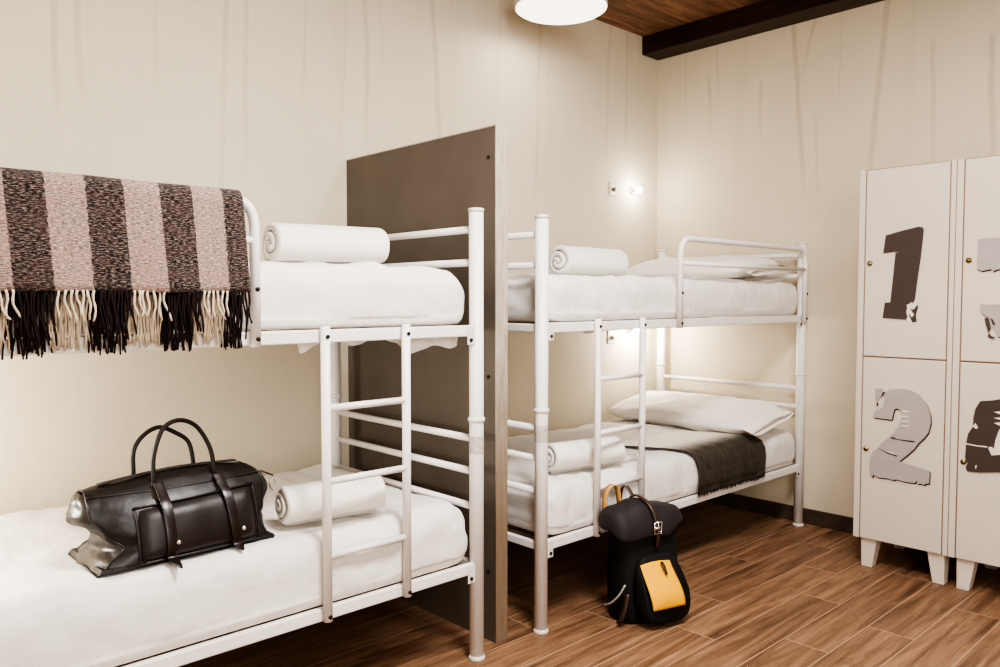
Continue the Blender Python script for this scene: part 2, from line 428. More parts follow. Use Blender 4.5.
# ------------------------------------------------------------------ bunk beds
YF, YB, HP, BL = 1.985, 2.8836, 1.526, 2.0
RP = .0245
def make_bunk(xe, d, guard_s, label, ladder_s):
    """xe = x of the ladder-end posts, d = direction of the bed from there"""
    X = lambda s: xe+d*s
    t = thing('bunk_bed', label, 'bunk bed', (X(BL/2), (YF+YB)/2, 0), 'white steel bunk beds')
    for s in (0, BL):
        for y in (YF, YB):
            bm = BM(); tube(bm, [(X(s), y, .008), (X(s), y, HP-.006)], RP, 20)
            p = obj('post', bm, M['paint'], t)
            bm = BM(); tube(bm, [(X(s), y, 0), (X(s), y, .006), (X(s), y, .014)], [RP+.004, RP+.004, RP+.001], 20); obj('foot_cap', bm, M['bracket'], p)
            bm = BM(); tube(bm, [(X(s), y, HP-.014), (X(s), y, HP-.008), (X(s), y, HP-.002), (X(s), y, HP)], [RP+.0005, RP+.002, RP+.002, RP-.003], 20); obj('top_cap', bm, M['bracket'], p)
            bm = BM(); tube(bm, [(X(s), y, .812), (X(s), y, .815), (X(s), y, .825), (X(s), y, .828)], [RP, RP+.0045, RP+.0045, RP], 20); obj('collar', bm, M['paint'], p)
            if s == 0 and y == YF:
                bm = BM(); tube(bm, [(X(s), y, .705), (X(s), y, .765)], RP+.0008, 20, cap=False); obj('tape_patch', bm, M['sticker'], p, label='worn grey tape patch')
    zr = {'low': .318, 'up': 1.119}
    for k, z in zr.items():
        for y, sg in ((YF, 1), (YB, -1)):
            bm = BM(); box2(bm, (X(.02), y-.011, z-.0185), (X(BL-.02), y+.011, z+.0185))
            r = obj('side_rail', bm, M['paint'], t, False, bev=.004)
            for s in (0, BL):
                q = 1 if s == 0 else -1
                bm = BM(); box2(bm, (X(s+q*.018), y-.0145, z-.046), (X(s+q*.05), y-.0115, z+.016))
                b = obj('bracket', bm, M['bracket'], r, False, bev=.002)
                if y == YF:
                    pass
            if y == YF:
                for s in (.036, BL-.036): obj('bolt', disc(BM(), (X(s), y-.0155, z-.03), .0065, .005, 'Y', 12), M['bolt'], r)
        # slats
        bm = BM()
        for i in range(14):
            s = .10+i*(BL-.2)/13
            box2(bm, (X(s-.028), YF+.011, z-.012), (X(s+.028), YB-.011, z-.002))
        obj('slat_base', bm, M['slat'], t, False)
        for s in (0, BL):
            bm = BM(); box2(bm, (X(s)-.011, YF+.02, z-.016), (X(s)+.011, YB-.02, z+.014)); obj('end_rail', bm, M['paint'], t, False, bev=.004)
    for s in (0, BL):
        for z in ((.52, .64, .752, 1.346, 1.457) if s == 0 else (.645, .745, 1.346, 1.457)):
            bm = BM(); tube(bm, [(X(s), YF+.01, z), (X(s), YB-.01, z)], .0125, 12); obj('end_rail', bm, M['paint'], t)
    # ladder
    bm = BM(); yl = YF-.0245; sa, sb = ladder_s
    ra = BM(); tube(ra, [(X(sa), yl, .303), (X(sa), yl, 1.148)], .0135, 12)
    lad = obj('ladder', ra, M['paint'], t)
    rb = BM(); tube(rb, [(X(sb), yl, .303), (X(sb), yl, 1.148)], .0135, 12); obj('ladder_rail', rb, M['paint'], lad)
    for z in (.49, .705, .915):
        bm = BM(); tube(bm, [(X(sa), yl, z), (X(sb), yl, z)], .0105, 10); obj('rung', bm, M['paint'], lad)
    for s in (sa, sb):
        for z in (1.119, .318): obj('bolt', disc(BM(), (X(s), yl-.0135, z), .006, .005, 'Y', 12), M['bolt'], lad)
    # guard rail
    yg = YF-.0255
    bm = BM(); pts = fillet([(X(guard_s), yg, 1.098), (X(guard_s), yg, 1.485), (X(BL-.02), yg, 1.485), (X(BL-.02), yg, 1.098)], .075)
    tube(bm, pts, .0135, 12); g = obj('guard_rail', bm, M['paint'], t)
    bm = BM(); tube(bm, [(X(guard_s), yg, 1.378), (X(BL-.02), yg, 1.378)], .0105, 10); obj('guard_bar', bm, M['paint'], g)
    for s in (guard_s, BL-.02):
        for z in (1.119, 1.25): obj('bolt', disc(BM(), (X(s), yg-.0135, z), .006, .005, 'Y', 12), M['bolt'], g)
    return t
make_bunk(1.7445, -1, .796, 'white steel bunk bed left of the dark partition, striped blanket over its guard rail', (.588, .308))
make_bunk(2.0590, 1, .832, 'white steel bunk bed right of the dark partition, in the corner beside the lockers', (.287, .570))

# ------------------------------------------------------------------ mattresses
def mattress(xa, xb, z0, z1, label, seed, hem=None, over=.009):
    cx, cy = (xa+xb)/2, (YF+YB)/2
    half = ((xb-xa)/2, (YB-YF)/2+over, (z1-z0)/2)
    inn = V((half[0]-.10, half[1]-.06, half[2]-(z1-z0)*.46))
    def disp(q, n, t):
        if t[2] < 0:                       # the sheet hangs nearly straight below the middle
            hz = min(1, max(0, ((z0+z1)/2-q.z)/half[2])); e = math.sqrt(max(1e-6, 1-hz*hz)); k = e**.25/e if e > 0 else 1
            k = min(k, 6)
            for i, c0 in ((0, cx), (1, cy)):
                d = q[i]-c0
                if abs(d) > inn[i]: q[i] = c0+math.copysign(inn[i]+min((abs(d)-inn[i])*k, half[i]-inn[i]), d)
        a = fbm(q+V((seed, 0, 0)), 3.2)*.012 + fbm(V((q.x*2.2, q.y, q.z*1.3))+V((0, seed, 0)), 6)*.008
        a += .006*max(0, 1-abs(n.z))*noise.noise(V((q.x*7+q.z*9, q.z*5-q.x*2, seed)))*(1 if n.y < 0 else .4)
        a += noise.noise(V((q.x*30+q.z*18, q.y*6, q.z*4+seed)))*.003*max(0, 1-abs(n.z))
        w = .35+.65*min(1, (q.z-z0)/.05)
        if n.y < -.3 and t[2] < .2: a = max(min(a, .004), -.009)
        if n.z < -.5: a = 0
        return q+n*a*w
    bm = BM(); rbox(bm, (cx, cy, (z0+z1)/2), half, (.10, .06, (z1-z0)*.46), (110, 46, 16), disp)
    o = obj('mattress', bm, M['sheet']); tag(o, label, 'mattress', 'white sheeted mattresses')
    o.data.transform(Matrix.Translation((-cx, -cy, -z0))); o.location = (cx, cy, z0)
    if hem:
        bm = BM(); n = 70; rows = []
        ha, hb, zt, dep = hem
        for i in range(n+1):
            x = ha+(hb-ha)*i/n; k = fbm((x, seed, 0), 7, 2)
            dz = dep*(.55+.9*k) if 0 < i < n else .004
            y = YF+.03+.004*math.sin(x*60)
            rows.append((V((x, y, zt)), V((x, y+.003, zt-max(.006, dz)*.5)), V((x, y+.006, zt-max(.01, dz)))))
        vs = [[bm.verts.new(p) for p in r] for r in rows]
        for a, b in zip(vs, vs[1:]):
            for j in range(2): bm.faces.new((a[j], b[j], b[j+1], a[j+1]))
        obj('sheet_hem', bm, M['sheet'], o)
    return o
ZL, ZU = .545, 1.327
mattress(-.20, 1.731, .338, ZL, 'white sheeted mattress on lower bunk left of partition, under the leather bag', 3.1)
mattress(-.20, 1.733, 1.139, ZU, 'white sheeted mattress on upper bunk left of partition, beside the striped blanket', 11.7, (1.10, 1.70, 1.118, .06), -.004)
mattress(2.085, 4.046, .338, .532, 'white sheeted mattress on lower bunk right of partition, with dark throw on it', 23.3)
mattress(2.085, 4.046, 1.139, 1.318, 'white sheeted mattress on upper bunk right of partition, behind the guard rail', 31.9, (2.10, 2.5, 1.118, .03))

# ------------------------------------------------------------------ rolled bedding
def roll(c0, c1, R, label, seed, turns=3.4, squash=.93, rnd=.03):
    c0, c1 = V(c0), V(c1); ax = (c1-c0); L = ax.length; ax.normalize()
    side = ax.cross(V((0, 0, 1))).normalized(); up = V((0, 0, 1))
    n = int(turns*26); nx = 26; bm = BM()
    r_in = .006; pitch = (R-r_in)/turns
    def pos(a, off, xi):
        r = r_in+pitch*a/(2*PI)+off
        h = L/2-rnd*(max(r, 0)/R)**3-.006*noise.noise(V((a*.8, seed, 3)))
        x = -h+2*h*(1-math.cos(PI*xi/nx))/2
        ang = a-turns*2*PI+1.45*PI
        k = 1+.05*noise.noise(V((x*6, ang*1.2, seed)))*(r/R)
        ang2 = ang
        return (c0+c1)/2+ax*x+side*(r*k*math.cos(ang2)*1.04)+up*(r*k*math.sin(ang2)*squash)
    th = pitch*.80
    rings = []
    for i in range(n+1):
        a = turns*2*PI*i/n
        outer = [pos(a, 0, j) for j in range(nx+1)]
        inner = [pos(a, -min(th, .9*(r_in+pitch*a/(2*PI))), j) for j in range(nx, -1, -1)]
        rings.append(outer+inner)
    bridge(bm, rings, True, True)
    o = obj('rolled_towel', bm, M['towel']); tag(o, label, 'rolled towel', 'rolled white bedding on the bunks')
    cc = (c0+c1)/2-V((0, 0, R*squash)); o.data.transform(Matrix.Translation(-cc)); o.location = cc
    return o
roll((1.09, 2.125, .613), (1.425, 2.075, .613), .072, 'white rolled towel on lower bunk beside the brown leather bag', 2)
roll((2.22, 2.11, .602), (2.57, 2.03, .602), .070, 'white rolled towel on lower bunk right of partition, behind the ladder', 5)
roll((1.150, 2.28, 1.394), (1.560, 2.27, 1.400), .086, 'plump white rolled bedding on upper bunk left of partition', 9, 2.6, .95, .022)
roll((2.445, 2.27, 1.382), (2.865, 2.27, 1.382), .084, 'white rolled bedding on upper bunk right of partition', 14, 3.0, .95, .04)

# ------------------------------------------------------------------ pillows
def pillow(c, lx, ly, h, tilt, label, seed):
    """long axis along y, thick in z, tilted about y"""
    bm = BM(); nu, nv = 30, 44
    R = Matrix.Rotation(tilt, 3, 'Y')
    def pt(u, v, s):
        pin = 1-.10*(abs(u)**3)*(abs(v)**3)
        x = u*lx/2*pin*(1-.05*(1-abs(v)**2)*abs(u)); y = v*ly/2*pin*(1-.03*(1-abs(u)**2)*abs(v))
        z = s*h/2*((1-abs(u)**3.2)**.6)*((1-abs(v)**4)**.6)
        z += (fbm((u*1.5+seed, v*2.5, s), 1.6)*.014 + .006*noise.noise(V((u*3, v*14, seed))))*(1-max(abs(u), abs(v))**6)
        return V(c)+R @ V((x, y, z))
    g = {}
    for s in (1, -1):
        for i in range(nu+1):
            for j in range(nv+1):
                ed = i in (0, nu) or j in (0, nv)
                key = (i, j, 0 if ed else s)
                if key not in g: g[key] = bm.verts.new(pt(math.sin((2*i/nu-1)*PI/2), math.sin((2*j/nv-1)*PI/2), s))
        for i in range(nu):
            for j in range(nv):
                q = [g[(a, b, 0 if (a in (0, nu) or b in (0, nv)) else s)] for a, b in ((i, j), (i+1, j), (i+1, j+1), (i, j+1))]
                try: bm.faces.new(q)
                except ValueError: pass
    o = obj('pillow', bm, M['pillow']); tag(o, label, 'pillow', 'white pillows at the corner end')
    base = V(c)-V((0, 0, h/2)); o.data.transform(Matrix.Translation(-base)); o.location = base
    # open pillowcase end
    bm = BM(); rings = []
    for k in range(5):
        v = -1.0-.11*k/4; ring = []
        for i in range(25):
            a = 2*PI*i/24; u = math.cos(a)*(.93+.03*k/4)
            zz = math.sin(a)*h*(.08+.05*k)*(.5+.5*noise.noise(V((a*1.5, k*.3, seed))))
            ring.append(V(c)+R @ V((u*lx/2, (v+.10)*ly/2, zz-.015*k/4)))
        rings.append(ring[:-1])
    bridge(bm, rings, True, False); obj('pillowcase_hem', bm, M['pillow'], o)
    return o
pillow((3.715, 2.43, .610), .44, .95, .135, math.radians(-9), 'white pillow on lower bunk right of partition, beside the dark throw', 4)
pillow((3.80, 2.47, 1.386), .40, .86, .13, math.radians(-7), 'white pillow on upper bunk right of partition, behind the guard rail', 8)

# ------------------------------------------------------------------ striped blanket over the left guard rail
def blanket():
    xa, xb = -.05, .912; yg = YF-.0255; zt = 1.485
    t = thing('striped_blanket', 'striped dark and pinkish wool blanket with fringe, hung over the left guard rail', 'blanket', ((xa+xb)/2, yg, 1.10))
    # cloth path in (y, z): from front hem up over the rail and down behind
    path = [(yg-.030, 1.242)]
    for i in range(1, 15): path.append((yg-.030+.006*i/14, 1.242+(zt-1.242)*i/14))
    r = .0175
    for i in range(1, 12):
        a = PI-PI*i/12; path.append((yg+r*math.cos(a)*1.05, zt+r*math.sin(a)))
    for i in range(1, 15): path.append((yg+.0175-.002*i/14, zt-(zt-1.195)*i/14))
    n = 120; bm = BM(); uvl = bm.loops.layers.uv.new('uv'); grid = []
    dist = [0]
    for a, b in zip(path, path[1:]): dist.append(dist[-1]+math.hypot(b[0]-a[0], b[1]-a[1]))
    nz = len(path)
    for i in range(n+1):
        x = xa+(xb-xa)*i/n; col = []
        for j, (y, z) in enumerate(path):
            drop = max(0, (zt-z)/.25)
            w = .006*math.sin(x*23+1)*drop*(1 if j < 15 else .3)+.004*fbm((x, z, j > 18), 8)*drop*(1 if j < 15 else .3)
            zz = z+.004*fbm((x*1.3, 0, 0), 5)*(1 if j in (0, nz-1) else .5)
            xs = x-.006+.014*drop if j < 20 else x-.004
            if j < 16: w -= .004*drop
            col.append(bm.verts.new((xs, y+w, zz)))
        grid.append(col)
    uvs = {}
    for i in range(n+1):
        for j in range(nz): uvs[grid[i][j]] = (xa+(xb-xa)*i/n, dist[j])
    for i in range(n):
        for j in range(nz-1): bm.faces.new((grid[i][j], grid[i+1][j], grid[i+1][j+1], grid[i][j+1]))
    for f in bm.faces:
        for l in f.loops: l[uvl].uv = uvs[l.vert]
    o = obj('cloth', bm, M['blanket'], t)
    s = o.modifiers.new('thick', 'SOLIDIFY'); s.thickness = .005; s.offset = 0
    edges = [-.10, -.02, .06, .14, .22, .30, .378, .458, .540, .620, .702, .780, .855, .94]
    def isdark(x):
        i = max(k for k, e in enumerate(edges) if e <= x)
        return (len(edges)-2-i) % 2 == 0
    def strand(bm, x, y, z, L, r, curl, ph):
        pts = []; rr = []
        for k in range(7):
            q = k/6
            pts.append((x+curl*q*q+.0025*math.sin(q*7+ph), y+.002*math.sin(q*5+ph*2), z-L*q)); rr.append(r*(1-.25*q)*(1+.18*math.sin(q*22+ph)))
        tube(bm, pts, rr, 5)
    fd, fl, bd, bt = BM(), BM(), BM(), BM()
    x = xa+.004
    while x < xb-.003:
        ph = random.random()*6; dk = isdark(x)
        xs = x+.008
        if dk: strand(fd, xs, yg-.036, 1.245, random.uniform(.075, .13), .0030, random.uniform(-.008, .012), ph)
        else: strand(fl, xs, yg-.038, 1.245, random.uniform(.055, .075), .0032, random.uniform(-.004, .022), ph)
        x += random.uniform(.0055, .0075) if dk else random.uniform(.010, .014)
    x = xa+.004
    while x < xb-.003:
        ph = random.random()*6; dk = isdark(x)
        strand(bd if dk else bt, x, yg-.004 if dk else yg-.008, 1.235, random.uniform(.115, .142) if dk else random.uniform(.105, .128), .0028 if dk else .0026, random.uniform(-.008, .008), ph)
        x += random.uniform(.0026, .0036)
    for bm, m, lb in ((fd, 'fringe_dark', 'black front fringe'), (fl, 'fringe_light', 'cream front fringe'), (bd, 'fringe_dark', 'black rear fringe'), (bt, 'fringe_tan', 'sand coloured rear fringe')):
        q = obj('fringe', bm, M[m], t, label=lb); q['kind'] = 'stuff'
blanket()

# ------------------------------------------------------------------ dark throw on the right lower mattress
def throw():
    t = thing('fringed_throw', 'dark charcoal fringed throw across the lower right bunk, hanging over its edge', 'throw', (3.3, 2.2, ZL))
    # path in (y,z) from the front hem up over the mattress edge and back
    path = [(1.962, .352), (1.958, .40), (1.956, .44), (1.962, .482), (1.980, .514), (2.008, .535), (2.045, .5435)]
    yy = 2.045
    while yy < 2.32: yy += .045; path.append((yy, .5445))
    n = 46; nz = len(path); bm = BM(); uvl = bm.loops.layers.uv.new('uv'); grid = []; uv = {}
    dist = [0]
    for a, b in zip(path, path[1:]): dist.append(dist[-1]+math.hypot(b[0]-a[0], b[1]-a[1]))
    for i in range(n+1):
        u = i/n; col = []
        for j, (y, z) in enumerate(path):
            k = dist[j]; sk = -.60*max(0, k-.16)+.02*k
            x = 3.045+.60*u+sk
            drop = max(0, 1-j/5)
            w = -.006*abs(math.sin(u*9+.6))*drop
            zz = z+.004*fbm((x, y, 2), 6)+ (.012*(1-u)-.012*u)*drop*.0 + (.003*fbm((x,y,5),14))
            v = bm.verts.new((x, y+w, zz)); col.append(v); uv[v] = (u*.6, k)
        grid.append(col)
    for i in range(n):
        for j in range(nz-1): bm.faces.new((grid[i][j], grid[i+1][j], grid[i+1][j+1], grid[i][j+1]))
    for f in bm.faces:
        for l in f.loops: l[uvl].uv = uv[l.vert]
    hemline = [grid[i][0].co.copy() for i in range(n+1)]
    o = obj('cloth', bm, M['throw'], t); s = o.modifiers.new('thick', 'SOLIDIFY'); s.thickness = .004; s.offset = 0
    bm = BM()
    for i in range(150):
        q = i/149*n; a = int(min(q, n-1)); p = hemline[a].lerp(hemline[a+1], q-a)
        L = random.uniform(.012, .024); tube(bm, [p, p+V((random.uniform(-.004, .004), -.002, -L*.5)), p+V((random.uniform(-.008, .008), -.001, -L))], [.0018, .0018, .0009], 4)
    q = obj('fringe', bm, M['throw_fringe'], t); q['kind'] = 'stuff'
throw()

# ------------------------------------------------------------------ leather travel bag
def interp(tab, x):
    for (a, p), (b, q) in zip(tab, tab[1:]):
        if x <= b:
            k = max(0, (x-a)/(b-a)); k = k*k*(3-2*k); return p+(q-p)*k
    return tab[-1][1]
def bag():
    ox, oy, oz = .811, 2.178, ZL+.003
    t = thing('travel_bag', 'dark brown leather travel bag standing on the lower left bunk', 'bag', (ox, oy, oz))
    rot = Matrix.Rotation(math.radians(1), 3, 'Z')
    P = lambda u, v, w: V((ox, oy, oz))+rot @ V((u, v, w))*1.035       # u right, v back, w up
    H = .203
    TL = [(0, .228), (.018, .20), (.048, .158), (.085, .200), (.13, .228), (.17, .228), (H, .218)]
    TR = [(0, .222), (.018, .204), (.05, .19), (.09, .208), (.14, .222), (.17, .216), (H, .182)]
    def ue(u, w): return u/.236*interp(TL if u < 0 else TR, max(0, min(H, w)))
    def prof(u):
        """half depth as a function of height along the bag, pinched at the ends"""
        e = abs(u)/.236
        top = .024+.012*(1-e*e); bot = .122*(1-.06*e**4)
        h = H*(1-.05*e*e-(.06*e if u < 0 else 0))
        pts = []; N = 14
        for k in range(N+1):                  # front side going up
            q = k/N
            d = bot+(top-bot)*q**2.6
            d += .008*math.sin(q*PI)*(1-e)
            d -= .022*e**3*math.sin(min(1, q*1.15)*PI)
            pts.append((-d, h*q))
        back = [(-a, b) for a, b in reversed(pts)]
        bott = [(bot*.5, -.001), (0, -.001), (-bot*.5, -.001)]
        return pts+[(0, h+.004)]+back+bott
    us = [-.236+.472*(.5-.5*math.cos(PI*i/36)) for i in range(37)]
    def skin(u, v, w):
        n1 = fbm((u*2, v*2, w*2), 4)*.006
        n2 = fbm((u*1.2, 3, w*2.5), 11, 2)*.004*min(1, w/.03)
        return P(ue(u, w), v*(1+n1*3)+math.copysign(n2, v), max(0, w+n1*(w/H)))
    rings = [[skin(u, v, w) for v, w in prof(u)] for u in us]
    bm = BM(); bridge(bm, rings, True, False)
    body = obj('body', bm, M['leather'], t)
    # folded end gussets between the front and back panels
    for sg in (-1, 1):
        pr = prof(sg*.236)[:15]; bm = BM(); rows = []
        bul = [(0, 0), (.018, .024), (.05, .046), (.078, .006), (.115, .040), (.155, .022), (H, 0)]
        for k in range(29):
            q = k/28*14; a = int(min(q, 13)); f = q-a
            v = pr[a][0]+(pr[a+1][0]-pr[a][0])*f; w = pr[a][1]+(pr[a+1][1]-pr[a][1])*f
            p0 = skin(sg*.236, v, w); p1 = skin(sg*.236, -v, w)
            row = []
            for m in range(17):
                x = m/16; b = interp(bul, w)*math.sin(PI*x)**.7
                p = p0.lerp(p1, x)+rot @ V((sg*(b+.010*fbm((x*2, w*9, sg), 2)*math.sin(PI*x)), 0, 0)); row.append(bm.verts.new(p))
            rows.append(row)
        for a, b in zip(rows, rows[1:]):
            for m in range(16): bm.faces.new((a[m], a[m+1], b[m+1], b[m]))
        obj('end_gusset', bm, M['leather_gusset'], t, label='shiny folded end panel')
        bm = BM(); R0 = rings[0] if sg < 0 else rings[-1]
        tube(bm, R0[:31]+[R0[0]], .0032, 6); obj('piping', bm, M['piping'], t)
    bm = BM(); bridge(bm, [[P(a*.9, b*.9, 0) for a, b in ((-.226, -.121), (.226, -.121), (.226, .121), (-.226, .121))], [P(a, b, .003) for a, b in ((-.226, -.121), (.226, -.121), (.226, .121), (-.226, .121))], [P(a*.97, b*.97, .012) for a, b in ((-.226, -.121), (.226, -.121), (.226, .121), (-.226, .121))]])
    obj('base_panel', bm, M['leather'], t, False)
    # zip along the top with pull tabs
    bm = BM(); strap(bm, [P(-.19+.36*i/12, 0, prof(-.19+.36*i/12)[15][1]+.002) for i in range(13)], .022, .003, (0, 1, 0)); zp = obj('zip', bm, M['zip'], t)
    # zip flap end with a hanging ring at right
    bm = BM(); strap(bm, [P(.20, -.01, .165), P(.245, -.015, .163), P(.272, -.02, .148)], .018, .004, (0, 1, 0)); tb = obj('zip_tab', bm, M['leather'], zp)
    bm = BM(); tube(bm, [P(.272+.008*math.cos(a), -.02, .122+.016*math.sin(a)) for a in [i*PI/8 for i in range(17)]], .0022, 6); obj('zip_pull', bm, M['silver'], zp)
    # top seam
    def front(u, w):
        q = max(0, min(1, w/H)); best = None
        pr = prof(u)[:15]
        for (v0, w0), (v1, w1) in zip(pr, pr[1:]):
            if w0 <= w <= w1+1e-6:
                k = (w-w0)/(w1-w0+1e-9); return v0+(v1-v0)*k
        return pr[-1][0]
    for (wa) in (.172,):
        bm = BM(); tube(bm, [P(ue(u, wa), front(u, wa)-.002, wa) for u in [-.236+.472*i/20 for i in range(21)]], .0022, 6); obj('piping', bm, M['piping'], t)
    # front pocket
    bm = BM(); rings = []
    ua, ub, wb, wt = -.135, .175, .012, .146
    def pk(u, w, o): return P(u, front(u, w+.004)-o, w+.010*u/.235*(w/.14))
    n, m = 20, 12; g = [[None]*(m+1) for _ in range(n+1)]
    def edgefall(i, j): return min(1, min(i, n-i)/1.5)*min(1, min(j, m-j)/1.5)
    for i in range(n+1):
        for j in range(m+1):
            u = ua+(ub-ua)*i/n; w = wb+(wt-wb)*j/m
            g[i][j] = bm.verts.new(pk(u, w, .0005+.0165*edgefall(i, j)**.5+.004*fbm((u, w, 1), 9)*edgefall(i, j)))
    for i in range(n):
        for j in range(m): bm.faces.new((g[i][j], g[i+1][j], g[i+1][j+1], g[i][j+1]))
    pocket = obj('front_pocket', bm, M['leather_pocket'], t, label='flat leather front pocket')
    bm = BM(); loop = [pk(ua+(ub-ua)*i/n, wt, .012) for i in range(n+1)]
    per = [pk(ua, wb+(wt-wb)*j/m, .01) for j in range(m, -1, -1)]+[pk(ua+(ub-ua)*i/n, wb, .01) for i in range(n+1)]+[pk(ub, wb+(wt-wb)*j/m, .01) for j in range(m+1)]+loop[::-1]
    tube(bm, per, .0032, 6); obj('pocket_piping', bm, M['piping'], pocket)
    # straps with studs
    for (ut, ubm, low) in ((-.066, -.064, -.018), (.088, .108, -.006)):
        ws = [.19, .165, .145, .12, .09, .06, .035, .014, low]
        pts = []
        for k, w in enumerate(ws):
            u = ut+(ubm-ut)*k/(len(ws)-1)
            pts.append(P(u, front(u, max(.002, w))-.024+(.006 if w > .15 else 0), max(w, .004) if low > 0 else max(w, -.0)) if w >= 0 else P(u, front(u, .002)-(.080 if ut < 0 else .052), .004))
        wd = [.026]*(len(ws)-1)+[.004]
        pts = smoothpts(pts, 4); wd = [.026]*(len(pts)-4)+[.024, .018, .011, .004]
        bm = BM(); strap(bm, pts, wd, .005, (1, 0, 0)); s = obj('strap', bm, M['leather_strap'], t, bev=.0012)
        bm = BM(); bmesh.ops.create_uvsphere(bm, u_segments=12, v_segments=8, radius=.0065, matrix=Matrix.Translation(P(ubm+.014, front(ubm, .05)-.024, .052))); obj('stud', bm, M['silver'], s, label='silver stud')
    # handles
    for (vv, dx, dz, hh) in ((-.045, -.022, 0, .338), (.045, -.040, 0, .311)):
        bm = BM(); base = .172
        pts = smoothpts([P(-.050+dx, vv-.008, base-.03), P(-.050+dx, vv-.006, base+.03), P(-.046+dx, vv, base+.085), P(-.020+dx, vv+.006, hh-.018), P(.022+dx, vv+.008, hh), P(.066+dx, vv+.006, hh-.02), P(.098+dx, vv, base+.09), P(.108+dx, vv-.006, base+.03), P(.110+dx, vv-.008, base-.03)], 7)
        tube(bm, pts, .0062, 10); h = obj('handle', bm, M['leather'], t)
        for u in (-.05+dx, .11+dx):
            bm = BM(); sg = -1 if vv < 0 else 1
            f = abs(front(u, .15))+.003
            strap(bm, [P(u, sg*(abs(vv)-.0), base+.015), P(u, sg*(f-.008), base-.012), P(u, sg*(f+.003), base-.045)], [.02, .03, .012], .005, (1, 0, 0)); obj('handle_tab', bm, M['leather_strap'], h)
            bm = BM(); tube(bm, [P(u, vv-.008, base+.006), P(u, vv-.008, base+.016)], .0085, 10); obj('handle_ring', bm, M['piping'], h)
bag()

